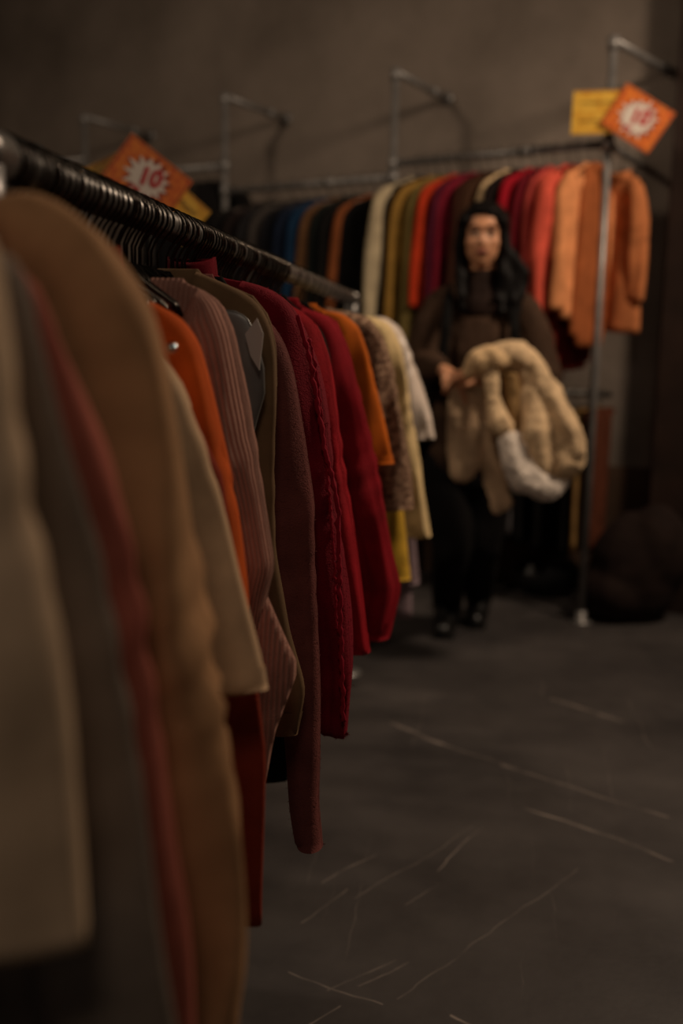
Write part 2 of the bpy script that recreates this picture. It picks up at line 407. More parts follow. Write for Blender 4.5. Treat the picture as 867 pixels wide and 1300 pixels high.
def garment(name, label, cat, loc, rz, sil, hem, col, kind='plain', thick=.024, sr=(.055, .042), ry=.030, seed=1.0, bodyw=.17,
            collar=None, cuff=True, fz=0, group=None, res=1.0, body_sil=None, fold=.010, tilt=0.0, mirror=None, sleeve=True, wr=.10, yo=-.006, buttons=0, sleeve_mat=None, curl=0):
    """sil: right hand outline as (offset from the centre, drop below the rail)"""
    root = empty(name, loc, rz); root.rotation_euler = (0, tilt, rz); tag(root, label, cat, group)
    mat = cloth(col, kind); d = [p[1] for p in sil]; o_ = [p[0] for p in sil]
    top = min(d); mono = [(sil[0][0], sil[0][1])]
    for p in sil[1:]:
        if p[1] > mono[-1][1]: mono.append(p)
    md = [p[1] for p in mono]; mo = [p[0] for p in mono]; arm = min(top+.16, md[-1])
    def W(t):
        if body_sil: 
            bs = [(sil[0][0], sil[0][1])]+[p for p in mono[1:] if p[1] < min(arm, body_sil[0][1])]+list(body_sil)
            return max(.03, np.interp(t, [p[1] for p in bs], [p[0] for p in bs]))
        a = np.interp(t, md, mo)-.004
        if t > top+.05: 
            k = min(1, (t-top-.05)/.09); a = a*(1-k)+min(a, bodyw+.01*math.sin(t*7+seed))*k
        return max(.03, a)
    nu, nv = int(56*res), int(44*res)
    bd = body_mesh('body', W, top-.004, hem, thick, seed, mat, root, nu, nv, fold)
    if sleeve:
        st = next((i for i, p in enumerate(sil) if p[0] > .105), 1); sp = list(sil[max(0, st-1):])
        sm = cloth(sleeve_mat, kind) if sleeve_mat else mat
        s1, Q1 = sleeve_mesh('sleeve', sp, sr[0], sr[1], ry, 1, seed, sm, root, int(28*res), int(60*res), wr, yo, curl)
        mp = mirror or [(o*.97+.004, dd+.01) for o, dd in sp]
        s2, Q2 = sleeve_mesh('sleeve', mp, sr[0], sr[1], ry, -1, seed+5, mat, root, int(28*res), int(40*res), wr, yo)
        if cuff:
            for Q, sg, par in ((Q1, 1, s1), (Q2, -1, s2)):
                n = max(3, int(len(Q)*.07)); q = [tuple(v) for v in Q[-n:]]
                V = []; Fc = []; UV = []; nu2 = int(28*res)
                for j, (ox, dd) in enumerate(q):
                    rx = sr[1]*1.03*(1.0 if j < n-1 else .93)
                    for k in range(nu2):
                        a = 2*math.pi*k/nu2
                        V.append((sg*(ox-rx*.97+rx*math.cos(a)), ry*.82*math.sin(a)+yo, -dd)); UV.append((k/nu2*.2, dd))
                for j in range(n-1):
                    for k in range(nu2): k2 = (k+1) % nu2; Fc.append((j*nu2+k, (j+1)*nu2+k, (j+1)*nu2+k2, j*nu2+k2))
                Fc.append(tuple((n-1)*nu2+k for k in range(nu2)))
                raw('cuff', V, Fc, mat, par, True, UV)
    if collar:
        hgt, cw = collar; V = []; Fc = []; UV = []; nc = 26; rows = 6
        for j in range(rows+3):
            jj = min(j, rows); inn = max(0, j-rows)*.004
            for k in range(nc):
                a = 2*math.pi*k/nc; f = jj/rows
                x = (cw*(1-.10*f)-inn)*math.cos(a); y = (thick*.8+.010*math.sin(f*3)-inn)*math.sin(a)
                V.append((x, y-.002, -(top+.014)+hgt*f-.010*abs(math.sin(a))*(1 if math.sin(a) < 0 else .2) - (inn*1.5 if inn > .005 else 0))); UV.append((k/nc*.4, f*hgt))
        for j in range(rows+2):
            for k in range(nc): k2 = (k+1) % nc; Fc.append((j*nc+k, j*nc+k2, (j+1)*nc+k2, (j+1)*nc+k))
        raw('collar', V, Fc, mat, root, True, UV)
    if buttons:
        for b in range(buttons):
            t = top+.10+(hem-top-.16)*b/max(1, buttons-1)
            tube('button', [(.006, -thick-.012, -t), (.006, -thick-.017, -t)], .008, M_CHROME, root, 12)
    if fz:
        fm = cloth(col, 'plain'); fuzz('fuzz', bd, fz//2, .007, fm, root, seed, xmin=.02)
        if sleeve: fuzz('fuzz', s1, fz, .007, fm, root, seed+1)
    return root

def outline(y, px):                            # right hand outline of a garment hanging at distance y on the near rail
    out = []
    for a, b in px:
        p = at_y(a, b, y); out.append((p.x-RX, RTOP-p.z))
    return out
def drop_at(y, py): return RTOP-at_y(400, py, y).z

NECK = (.065, .068)
def near(name, label, cat, y, px, hem, col, **k):
    sil = outline(y, px); neck = k.pop('neck', NECK)
    if neck: sil = [neck]+[p for p in sil if p[0] > neck[0]+.01]
    hy = hem if hem < 3 else drop_at(y, hem)
    g = garment(name, label, cat, (RX, y, RTOP), 0, sil, hy, col, **k)
    hanger((RX, y+.004, RTOP), 0, max([h for h in (.085, .11, .145, .165) if h < np.interp(.135, [p[1] for p in sil], [p[0] for p in sil])-.015] or [.085]), 'dark wire hanger with its hook over the crowded foreground rail', 'wire hangers on the foreground rail')
    return g

near('coat', 'cream coat nearest the lens, filling the left edge of the photo', 'coat', .50,
     [(-60, 250), (-8, 300), (22, 420), (50, 620), (70, 760), (84, 900), (100, 1080), (108, 1195)], .78, 'c4a98c', kind='plain', sr=(.055, .052), ry=.035, seed=1.3, collar=(.03, .07), cuff=False, bodyw=.16)
near('cardigan', 'dark grey cardigan hanging between the cream coat and the tan cardigan', 'cardigan', .575,
     [(30, 330), (70, 470), (92, 560), (130, 700), (165, 880), (200, 1080), (235, 1330), (250, 1500)], .80, '76695e', kind='knit', seed=2.1, ry=.02, bodyw=.17)
near('sweater', 'dusty rose sweater pressed between the grey and tan cardigans', 'sweater', .635,
     [(50, 350), (98, 450), (136, 560), (186, 740), (216, 940), (236, 1150), (250, 1350)], .80, '9c5648', kind='plain', seed=3.7, ry=.022, bodyw=.17, wr=.2)
near('cardigan', 'long tan cardigan with a rounded shoulder, large and blurred beside the grey one', 'cardigan', .72,
     [(40, 236), (95, 262), (140, 300), (185, 370), (205, 440), (225, 560), (250, 680), (275, 800), (296, 960), (318, 1120), (322, 1220), (305, 1330), (295, 1480)], .72, 'a47c58', kind='plain', seed=4.4, sr=(.062, .062), ry=.042, bodyw=.19, wr=.30)
near('blouse', 'pale yellow cream blouse whose wide sleeve ends above the rust red cloth', 'blouse', .95,
     [(205, 445), (235, 490), (262, 560), (290, 660), (316, 760), (334, 830), (341, 872)], .50, 'd2b08c', kind='plain', seed=5.2, sr=(.05, .036), ry=.020, bodyw=.15, cuff=True, wr=.05)
near('tunic', 'rust red tunic whose lower edge shows below the pale yellow cream blouse', 'tunic', 1.01,
     [(190, 440), (232, 500), (262, 600), (288, 700), (310, 800), (326, 900), (336, 1000), (343, 1100), (342, 1165)], 1180, '84301f', kind='knit', seed=6.1, sleeve=False, bodyw=.24, thick=.02, body_sil=[(.17, .30), (.185, .42), (.205, .52), (.215, .60), (.217, .72)])
near('sweater', 'orange sweater with a thin bright shoulder edge beside the ribbed pink one', 'sweater', 1.06,
     [(160, 372), (195, 383), (230, 402), (254, 436), (270, 490), (284, 560), (302, 650), (316, 740), (322, 820)], .56, 'c8561c', kind='plain', seed=6.6, sr=(.045, .034), ry=.026, bodyw=.16, neck=(.065, .100))
near('cardigan', 'ribbed dusty pink cardigan with a puffed elbow, sharp in the middle', 'cardigan', 1.175,
     [(222, 366), (258, 368), (282, 384), (298, 420), (308, 470), (318, 540), (332, 620), (346, 690), (351, 715), (343, 745), (334, 800)], 1035, 'a4786a', kind='rib', seed=7.1, sr=(.052, .034), ry=.040, bodyw=.17, neck=(.08, .088),
     body_sil=[(.15, .30), (.160, .39), (.182, .455), (.222, .545), (.222, .565), (.195, .64), (.18, .72)], wr=.06, cuff=False)
near('blouse', 'small grey satin blouse showing between the pink and the olive garments', 'blouse', 1.245,
     [(302, 394), (318, 402), (330, 425), (340, 468), (340, 500), (330, 530), (322, 560)], .46, '625f5c', kind='satin', seed=8.3, neck=(.09, .115), sleeve=False, thick=.012, fold=.012,
     body_sil=None, bodyw=.20)
sat = [o for o in bpy.data.objects if o.get('label', '').startswith('small grey satin')][0]
P_ = [at_y(a, b, 1.225) for a, b in ((326, 404), (334, 424), (329, 470), (318, 452), (311, 424))]
flat_v = [Vector((p.x-RX, -.020, p.z-RTOP)) for p in P_]; flat_b = [v+Vector((0, .003, 0)) for v in flat_v]
raw('collar_point', flat_v+flat_b, [(0, 1, 2, 3, 4), (9, 8, 7, 6, 5)]+[(i, 5+i, 5+(i+1) % 5, (i+1) % 5) for i in range(5)], cloth('a09c98', 'satin'), sat, False)['label'] = 'paler pointed collar tip'
near('cardigan', 'olive brown cardigan with a rounded shoulder behind the ribbed pink one', 'cardigan', 1.29,
     [(238, 356), (290, 362), (322, 376), (342, 402), (351, 440), (353, 500), (350, 580), (352, 700), (368, 800), (391, 872), (378, 930)], 960, '6c543c', kind='plain', seed=9.4, sr=(.035, .03), ry=.018, bodyw=.15, thick=.016, body_sil=[(.15, .24), (.15, .6)], wr=.06)
near('sweater', 'mauve brown fuzzy sweater with the longest sleeve, beside the dark red knit', 'sweater', 1.375,
     [(300, 375), (340, 402), (362, 430), (376, 470), (386, 540), (397, 620), (402, 640), (400, 660), (405, 760), (409, 880), (408, 960), (405, 1020), (410, 1072)], 900, '6a3a36', kind='fuzzy', seed=10.2, sr=(.052, .020), ry=.032, bodyw=.17, fz=9000, wr=.08)
near('cardigan', 'dark crimson fuzzy knit cardigan with a tall neck and frilled front edge', 'cardigan', 1.475,
     [(262, 351), (310, 357), (345, 366), (372, 385), (388, 415), (402, 460), (414, 520), (424, 600), (436, 690), (446, 780), (448, 850), (440, 932)], 880, '6e0c1c', kind='fuzzy', seed=11.9, sr=(.050, .026), ry=.040, bodyw=.19, collar=(.042, .042), neck=(.040, .060), fz=12000, wr=.20, cuff=False)
crim = [o for o in bpy.data.objects if o.get('label', '').startswith('dark crimson fuzzy')][0]
for k_, (pl, r_) in enumerate(((((378, 400), (392, 450), (404, 520), (412, 570), (424, 618), (429, 640), (430, 700), (432, 780), (434, 860), (436, 915)), .0045), (((392, 430), (402, 480), (410, 560), (418, 640), (424, 720), (426, 800)), .003))):
    P_ = resample([tuple(at_y(a, b, 1.432).xz) for a, b in pl], 130)[0]
    pts = [Vector((x-RX+.0032*nz(i*.33, k_, 1)+.0016*nz(i*.9, 3, k_), -.043+.003*nz(i*.3, 4, k_)+(.006 if k_ else 0), z-RTOP)) for i, (x, z) in enumerate(P_)]
    tube('frilled_edge', pts, [r_*.75*(1+.9*nz(i*.5, 7, k_)) for i in range(130)], cloth('8a1226', 'fuzzy'), crim, 8)
near('sweater', 'bright red sweater directly behind the dark crimson cardigan', 'sweater', 1.70,
     [(340, 385), (378, 392), (404, 410), (416, 450), (426, 520), (438, 590), (450, 670), (460, 750), (470, 826)], 800, '940f1c', kind='knit', seed=12.5, sr=(.048, .034), ry=.036, bodyw=.19, fz=4000, wr=.14)
near('cardigan', 'scarlet cardigan with soft vertical folds, second red beyond the crimson one', 'cardigan', 1.98,
     [(385, 392), (408, 396), (428, 408), (440, 435), (452, 480), (466, 540), (480, 600), (492, 660), (502, 710), (510, 745), (494, 808)], 790, '880e1c', kind='knit', seed=13.3, sr=(.055, .036), ry=.045, bodyw=.21, wr=.15, body_sil=[(.2, .25), (.215, .45), (.2, .72)])
near('top', 'orange short sleeved top just beyond the scarlet cardigan', 'top', 2.22,
     [(412, 394), (436, 398), (455, 414), (468, 450), (480, 500), (492, 550), (500, 588)], .50, 'c8641a', kind='plain', seed=14.8, sr=(.05, .040), ry=.03, bodyw=.19, wr=.05)
near('jacket', 'speckled brown and cream fleece jacket beside the orange top', 'jacket', 2.42,
     [(420, 393), (448, 396), (472, 404), (490, 430), (502, 470), (511, 530), (520, 590), (525, 645)], .62, 'a88870', kind='speckle', seed=15.6, sr=(.055, .048), ry=.045, bodyw=.2, fz=3500, wr=.12)
near('shirt', 'mustard yellow shirt showing only its hem below the speckled jacket', 'shirt', 2.58,
     [(440, 402), (470, 408), (485, 430), (495, 500), (505, 580), (514, 660), (521, 735)], 735, 'd0a53a', kind='plain', seed=16.2, sr=(.045, .04), ry=.03, bodyw=.19, wr=.06, body_sil=[(.19, .3), (.235, .6), (.235, .72)])
near('blouse', 'pale yellow ruffled blouse near the far end of the foreground rail', 'blouse', 2.78,
     [(450, 398), (476, 402), (496, 412), (510, 440), (520, 490), (530, 560), (540, 630), (547, 680)], 700, 'd2b888', kind='plain', seed=17.4, sr=(.05, .036), ry=.04, bodyw=.21, wr=.25)
near('blouse', 'white blouse with a puffed sleeve, last on the foreground rail', 'blouse', 2.98,
     [(462, 398), (488, 402), (508, 416), (522, 445), (536, 490), (548, 530), (552, 556)], .55, 'cfc0b4', kind='satin', seed=18.8, sr=(.055, .045), ry=.045, bodyw=.2, wr=.12)
near('tunic', 'mauve grey tunic whose low hem shows under the pale blouses', 'tunic', 3.12,
     [(470, 402), (490, 410), (504, 440), (512, 520), (520, 600), (528, 690), (532, 740)], 775, '8a767c', kind='plain', seed=19.5, sr=(.04, .035), ry=.03, bodyw=.2, wr=.08, body_sil=[(.19, .3), (.22, .6), (.23, .8)])
# narrow black tops, most of them added to fill the gaps with dark
rnd = random.Random(4)
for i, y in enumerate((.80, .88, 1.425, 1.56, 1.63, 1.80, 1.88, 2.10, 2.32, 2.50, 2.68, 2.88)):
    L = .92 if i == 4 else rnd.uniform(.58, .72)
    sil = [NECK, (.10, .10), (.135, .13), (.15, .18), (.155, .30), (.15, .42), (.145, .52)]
    garment('top', 'black top, one of those filling the gaps between coloured garments with dark', 'top', (RX, y, RTOP), 0, sil, L, '15120f', seed=30.3+i, sr=(.035, .028), ry=.014, thick=.014, bodyw=.12, res=.6,
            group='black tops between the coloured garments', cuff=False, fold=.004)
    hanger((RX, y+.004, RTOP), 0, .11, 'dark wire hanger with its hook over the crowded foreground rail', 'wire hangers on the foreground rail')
# the packed row of hooks
y = .895
while y < 2.12:
    hanger((RX, y, RTOP), rnd.uniform(-.10, .10), .085, 'dark wire hanger with its hook over the crowded foreground rail', 'wire hangers on the foreground rail', rnd.uniform(-.03, .03)); y += rnd.uniform(.011, .022)*(1 if not 1.26 < y < 1.46 else 1.9)
# small chrome brooch on the blouse collar
p = at_y(219, 441, .93)
bro = raw('brooch', *tube_data([p+Vector((0, -.006, 0)), p+Vector((0, -.002, 0)), p+Vector((0, .003, 0))], [.002, .005, .004], 12), M_CHROME); tag(bro, 'tiny shining metal clip at the collar of the pale yellow cream blouse', 'clip')

# ------------------------------------------------------------------ garments on the back racks
def back_pos(px, bay):                          # distance along the rack of a point of its rail
    p = at(px, 210, ND, P4); return (p-P4).dot(UD)
def backg(name, label, cat, px, bay, hem_py, col, kind='plain', half=.225, sl=None, rot=0.0, seed=0, hw=None, **k):
    s = back_pos(px, bay); z = RZ[bay]; base = P4+UD*s
    # local x (the visible outline side) points towards the room
    rz = math.atan2(-ND.y, -ND.x)-.50+.40*max(0, min(1, (px-532)/190))+rot
    front = base-ND*.2; pf = at(px-15, hem_py, ND, front); hem = z-pf.z
    sh = [(.07, .085), (.11, .095), (half*.75, .125), (half*.9, .165), (half*.97, .23)]
    sle = sl if sl else hem*.95
    sil = sh+[(half*1.02, .36), (half*1.06, .36+(sle-.36)*.5), (half*1.08, sle)] if sle > .42 else sh+[(half*1.05, sle)]
    g = garment(name, label, cat, (base.x, base.y, z), rz, sil, hem, col, kind=kind, seed=seed+px*.013, res=.6, bodyw=half*.82, collar=(.03, .06), wr=.05, fold=.004, thick=k.pop('thick', .022), ry=k.pop('ry', .028), cuff=False, **k)
    hanger((base.x, base.y, z), rz, .165, 'wire hanger over one of the rails of the back rack', 'wire hangers on the back rack')
    return g
BG = [
 # bay 2 (middle), left to right
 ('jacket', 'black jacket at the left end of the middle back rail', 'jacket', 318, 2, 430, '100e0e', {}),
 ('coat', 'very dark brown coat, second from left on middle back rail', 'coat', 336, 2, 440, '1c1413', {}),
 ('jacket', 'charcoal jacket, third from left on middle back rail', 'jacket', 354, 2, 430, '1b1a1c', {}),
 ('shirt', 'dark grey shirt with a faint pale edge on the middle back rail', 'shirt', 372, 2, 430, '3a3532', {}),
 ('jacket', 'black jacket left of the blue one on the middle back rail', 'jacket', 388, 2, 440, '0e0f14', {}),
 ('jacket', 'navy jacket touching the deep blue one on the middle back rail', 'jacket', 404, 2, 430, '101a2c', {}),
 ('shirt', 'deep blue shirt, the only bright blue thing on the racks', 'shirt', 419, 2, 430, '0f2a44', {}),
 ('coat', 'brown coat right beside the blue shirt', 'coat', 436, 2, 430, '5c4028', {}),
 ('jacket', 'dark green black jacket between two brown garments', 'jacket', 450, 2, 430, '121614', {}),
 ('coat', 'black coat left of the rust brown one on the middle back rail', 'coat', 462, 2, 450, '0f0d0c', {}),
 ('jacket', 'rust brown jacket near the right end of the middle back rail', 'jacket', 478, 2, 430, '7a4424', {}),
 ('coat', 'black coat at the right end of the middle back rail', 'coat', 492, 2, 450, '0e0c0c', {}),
 # bay 3 (right)
 ('coat', 'pale grey cream coat at the left end of the right back rail', 'coat', 532, 3, 420, 'b0a184', dict(half=.25, ry=.034)),
 ('jacket', 'black jacket just right of the pale cream coat', 'jacket', 543, 3, 450, '191310', {}),
 ('cardigan', 'mustard brown cardigan left of the woman', 'cardigan', 556, 3, 450, '8c6a30', dict(half=.235)),
 ('cardigan', 'olive drab cardigan right of the mustard one', 'cardigan', 570, 3, 450, '66572f', {}),
 ('sweater', 'orange red sweater beside the woman\'s hair on the left', 'sweater', 585, 3, 400, 'b03418', dict(half=.235)),
 ('dress', 'dark plum dress hanging just behind the woman\'s head', 'dress', 597, 3, 470, '4c1226', {}),
 ('sweater', 'maroon sweater above the woman\'s head', 'sweater', 609, 3, 430, '6e1426', {}),
 ('jacket', 'dark chocolate jacket above the woman\'s head', 'jacket', 622, 3, 430, '33190f', {}),
 ('coat', 'dark brown coat left of the cream one above the woman', 'coat', 634, 3, 430, '3a2416', {}),
 ('cardigan', 'cream cardigan whose pale shoulder rises behind the woman\'s head', 'cardigan', 650, 3, 430, 'cdb088', dict(half=.21)),
 ('coat', 'black coat right of the cream cardigan', 'coat', 661, 3, 460, '160d0c', dict(half=.235)),
 ('sweater', 'crimson sweater right of the woman\'s head', 'sweater', 678, 3, 400, '941020', dict(half=.235)),
 ('sweater', 'dark wine red sweater left of the coral cardigan', 'sweater', 692, 3, 400, '5c0c18', {}),
 ('dress', 'faded red dress with a low hem showing beneath the coral cardigan', 'dress', 703, 3, 484, 'a8403a', dict(half=.22)),
 ('cardigan', 'coral red long sleeved cardigan on the right back rail', 'cardigan', 722, 3, 430, 'cc5442', dict(half=.245, ry=.045, thick=.03)),
 ('coat', 'dark red coat between the coral and the orange garments', 'coat', 733, 3, 470, '6e2018', dict(half=.18)),
 ('cardigan', 'light orange cardigan just left of the right upright', 'cardigan', 749, 3, 405, 'd48c5c', dict(half=.235, ry=.04, thick=.03)),
 ('sweater', 'brown orange sweater hanging a little lower behind the right upright', 'sweater', 759, 3, 440, '98542e', dict(half=.14)),
]
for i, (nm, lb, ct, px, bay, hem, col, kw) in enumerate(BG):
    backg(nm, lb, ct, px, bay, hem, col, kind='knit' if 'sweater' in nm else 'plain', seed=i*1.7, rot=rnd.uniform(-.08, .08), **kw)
tube('return_bar', [bp(0, 0, 1.888), bp(0, -.5, 1.888)], .0145, M_STEEL, br, 14)
pz = P4+ND*.20
garment('jacket', 'peach orange jacket facing the room to the right of the right upright', 'jacket', (pz.x, pz.y, 1.888), math.atan2(-UD.y, -UD.x)-.38,
        [(.05, .085), (.08, .10), (.11, .13), (.13, .19), (.142, .28), (.150, .40), (.152, .52), (.145, .585)], .70, 'bc7448', seed=9, sr=(.045, .038), ry=.04, thick=.035, bodyw=.115, res=.7, cuff=False, collar=(.03, .05), wr=.12)
hanger((pz.x, pz.y, 1.888), math.atan2(-UD.y, -UD.x)-.38, .11, 'wire hanger over one of the rails of the back rack', 'wire hangers on the back rack')
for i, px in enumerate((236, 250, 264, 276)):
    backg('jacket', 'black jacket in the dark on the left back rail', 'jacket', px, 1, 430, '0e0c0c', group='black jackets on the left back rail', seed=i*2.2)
# lower rail: dark trousers, one tan and one rust pair
def trousers(label, s, col, L=.66, group=None, rot=0.0, seed=0.0):
    base = P4+UD*s+ND*.22; rz = math.atan2(-ND.y, -ND.x)+rot
    root = empty('trousers', (base.x, base.y, .93), rz); tag(root, label, 'trousers', group); m = cloth(col)
    for sg in (-1, 1):
        V, Fc = [], []; n = 18
        for j in range(14):
            f = j/13; t = .07+f*(L-.07); hw = .085*(1-.28*f)
            for k in range(n):
                a = 2*math.pi*k/n; V.append((sg*.075*(1-.1*f)+hw*math.cos(a), (.018+.004*nz(f*4, seed, sg))*math.sin(a)+.006*nz(seed, f*3, k*.1), -t))
        for j in range(13):
            for k in range(n): k2 = (k+1) % n; Fc.append((j*n+k, (j+1)*n+k, (j+1)*n+k2, j*n+k2))
        Fc += [tuple(range(n)), tuple(13*n+k for k in range(n-1, -1, -1))]
        raw('trouser_leg', V, Fc, m, root, True, [(v[0], v[2]) for v in V])
    bt = box('waistband', (.31, .034, .035), m, (0, 0, -.078), root, 0, .006)
    hanger((base.x, base.y, .93), rz, .165, 'wire hanger on the lower rail of the back rack', 'wire hangers on the lower back rail')
trousers('tan trousers on the lower rail left of the right upright', .085, '8a6a40')
trousers('rust brown trousers on the lower rail right beside the tan pair', .035, '5a3020')
trousers('slate grey trousers on the lower rail behind the woman\'s coat', .42, '4a464a', .64)
trousers('light grey trousers on the lower rail behind the woman\'s coat', .37, '5c585a', .62)
for i in range(15):
    s = .14+i*.1
    if s in (.44,): continue
    trousers('black trousers hanging in the dark on the lower back rail', s, '0d0b0b', rnd.uniform(.62, .76), 'black trousers on the lower back rail', rnd.uniform(-.1, .1), i*1.3)

# ------------------------------------------------------------------ second rack on the left with the price cards
RX2 = -1.02
r2 = empty('garment_rail', (RX2, 0, 0)); tag(r2, 'dark garment rail hidden behind the foreground rail, carrying the price cards', 'clothes rack')
tube('rail_pipe', [(0, 1.9, 1.20), (0, 3.5, 1.20)], .016, M_DARKSTEEL, r2, 14)
for yy in (1.9, 3.5):
    tube('post', [(0, yy, 0), (0, yy, 1.20)], .014, M_DARKSTEEL, r2, 12)
    tube('foot', [(-.25, yy, .014), (.25, yy, .014)], .014, M_DARKSTEEL, r2, 12)
for i, (yy, c) in enumerate(((2.05, '141110'), (2.2, '1c1517'), (2.35, '12110f'), (2.55, '1a1412'), (2.85, '15100f'), (3.05, '1b1714'), (3.25, '100f10'))):  # unseen dark jackets, added for the darkness behind the foreground rail
    sil = [NECK, (.12, .1), (.18, .14), (.205, .2), (.21, .35), (.215, .5), (.21, .62)]
    garment('jacket', 'dark jacket added on the hidden rail to keep the space behind the foreground rail dark', 'jacket', (RX2, yy, 1.20), 0, sil, .72, c, seed=60+i, res=.5, cuff=False, group='added dark jackets on the hidden second rail')
    hanger((RX2, yy, 1.20), 0, .165, 'wire hanger on the hidden rail behind the foreground rail', 'wire hangers on the hidden second rail')

def card_mat(name, a, b, edge, scale):
    t = NT(name); bs = t.b; set_in(bs, 'Roughness', .5); tc = t.n('ShaderNodeTexCoord')
    nzn = t.n('ShaderNodeTexNoise', i_Scale=scale, i_Detail=3.0); t.l(tc.outputs['Object'], nzn.inputs[0])
    t.l(t.ramp(nzn.outputs[0], [(.42, rgb(a)), (.55, rgb(b))]), bs.inputs['Base Color']); return t.m
M_ORANGE = card_mat('orange_card', 'c85a12', 'd8761c', 0, 60)
M_YELLOW = card_mat('yellow_card', 'd09a28', 'dcae3c', 0, 20)
M_WHITE = simple('white_print', 'd8ccc0', .55)
M_RED = simple('red_print', 'b01018', .5)
M_INK = simple('black_print', '30230f', .6)
M_OEDGE = simple('orange_border_print', '8a2c0a', .5)
def frame_of(c, nrm, ang):                      # upright card frame: columns right, up, normal towards viewer
    n = Vector(nrm).normalized(); up = Vector((0, 0, 1)); x = up.cross(n).normalized(); y = n.cross(x)
    m = Matrix((x, y, n)).transposed().to_4x4(); return Matrix.Translation(c) @ m @ Matrix.Rotation(ang, 4, 'Z')
def flat(name, poly, z0, th, mat, par):
    n = len(poly); V = [(x, y, z0) for x, y in poly]+[(x, y, z0+th) for x, y in poly]
    Fc = [tuple(range(n-1, -1, -1)), tuple(range(n, 2*n))]+[(i, (i+1) % n, n+(i+1) % n, n+i) for i in range(n)]
    return raw(name, V, Fc, mat, par, False)
def burst(r0, r1, n, sx, seed):
    rr = random.Random(seed); P = []
    for i in range(2*n):
        a = math.pi*i/n; r = (r1*rr.uniform(.88, 1.1) if i % 2 == 0 else r0); P.append((r*math.cos(a)*sx, r*math.sin(a)))
    return P
def text_mesh(name, body, size, mat, par, z, rot, shear=0, bold=.006):
    cu = bpy.data.curves.new(name, 'FONT'); cu.body = body; cu.size = size; cu.align_x = 'CENTER'; cu.align_y = 'CENTER'; cu.extrude = .0004; cu.offset = bold*size/.08; cu.shear = shear
    o = bpy.data.objects.new(name, cu); COL.objects.link(o); bpy.context.view_layer.update()
    me = bpy.data.meshes.new_from_object(o.evaluated_get(bpy.context.evaluated_depsgraph_get())); bpy.data.objects.remove(o)
    t = link_mesh(name, me, mat, par, False); t.location = (0, 0, z); t.rotation_euler = (0, 0, rot); return t
def orange_card(c, nrm, ang, wd, hg, label, seed, trot):
    r = empty('price_card', (0, 0, 0)); r.matrix_world = frame_of(c, nrm, ang); tag(r, label, 'sign')
    flat('card', [(-wd/2, -hg/2), (wd/2, -hg/2), (wd/2, hg/2), (-wd/2, hg/2)], 0, .0025, M_ORANGE, r)
    e = .004; q = .0035
    bo = flat('printed_border', [(-wd/2+q, -hg/2+q), (wd/2-q, -hg/2+q), (wd/2-q, hg/2-q), (-wd/2+q, hg/2-q)], .0025, .0003, M_OEDGE, r)
    flat('printed_ground', [(-wd/2+q+e, -hg/2+q+e), (wd/2-q-e, -hg/2+q+e), (wd/2-q-e, hg/2-q-e), (-wd/2+q+e, hg/2-q-e)], .0028, .0003, M_ORANGE, r)
    flat('red_starburst', [(x+.002, y-.002) for x, y in burst(hg*.33, hg*.47, 15, 1.1, seed)], .0031, .0002, M_OEDGE, r)
    flat('white_starburst', burst(hg*.27, hg*.43, 13, 1.1, seed+1), .0033, .0003, M_WHITE, r)
    t = text_mesh('number', '10', hg*.44, M_RED, r, .0040, trot, .15, .004)
    t.location = (hg*.02, hg*.03, .0040)
    flat('red_price_bar', [(-.16*hg, -.31*hg), (.02*hg, -.31*hg), (.02*hg, -.24*hg), (-.16*hg, -.24*hg)], .0036, .0002, M_RED, r)
    return r
def yellow_card(c, nrm, ang, wd, hg, label, seed):
    r = empty('yellow_card', (0, 0, 0)); r.matrix_world = frame_of(c, nrm, ang); tag(r, label, 'sign')
    flat('card', [(-wd/2, -hg/2), (wd/2, -hg/2), (wd/2, hg/2), (-wd/2, hg/2)], 0, .002, M_YELLOW, r)
    flat('printed_border', [(-wd/2+.003, hg/2-.006), (wd/2-.003, hg/2-.006), (wd/2-.003, hg/2-.003), (-wd/2+.003, hg/2-.003)], .002, .0002, M_OEDGE, r)
    rr = random.Random(seed)                    # two scribbled, unreadable handwritten lines
    for ln in range(2):
        yb = hg*(.22-.42*ln); pts = []
        for i in range(60):
            x = -wd*.38+wd*.76*i/59; pts.append(Vector((x, yb+.006*math.sin(i*1.3+rr.random())+rr.uniform(-.003, .003), .0026)))
        V, Fc = tube_data(pts, .0011, 4); raw('handwriting', V, Fc, M_INK, r)
    return r
YS = 2.70
def facing(p): d = CAM-p; d.z = 0; return d.normalized()
c = at_y(187, 228, YS); f1 = facing(c)
f1s = Vector((f1.x+.0, f1.y, 0)).normalized()
orange_card(c+f1*.012, f1s, math.radians(-36), .200, .142, 'tilted orange price card reading 10 above the foreground rail', 3, math.radians(24))
c2 = at(151, 224, f1s, c); yellow_card(c2-f1s*.004, f1s, math.radians(28), .19, .115, 'yellow handwritten card sticking out left of the left orange price card', 5)
c3 = at(214, 258, f1s, c); yellow_card(c3, f1s, math.radians(-40), .20, .12, 'yellow handwritten card sticking out lower right of the left orange price card', 6)
pb = at_y(190, 240, YS)
st = empty('sign_stand', (pb.x-.0, YS+.012, 1.20)); tag(st, 'thin dark stand holding the left price cards above the hidden rail', 'sign stand')
tube('stem', [(RX2-pb.x, 0, .016), (RX2-pb.x, 0, .06), (0, .004, .12), (0, .004, pb.z-1.20+.02)], .004, M_DARKSTEEL, st, 8)
box('clip', (.03, .012, .03), M_DARKSTEEL, (RX2-pb.x, 0, .012), st, 0, .003)
c = at_y(809, 152, 4.02); f2 = facing(c)
orange_card(c+f2*.02, f2, math.radians(-33), .212, .165, 'tilted orange price card reading 10 on the right upright of the back rack', 13, math.radians(22))
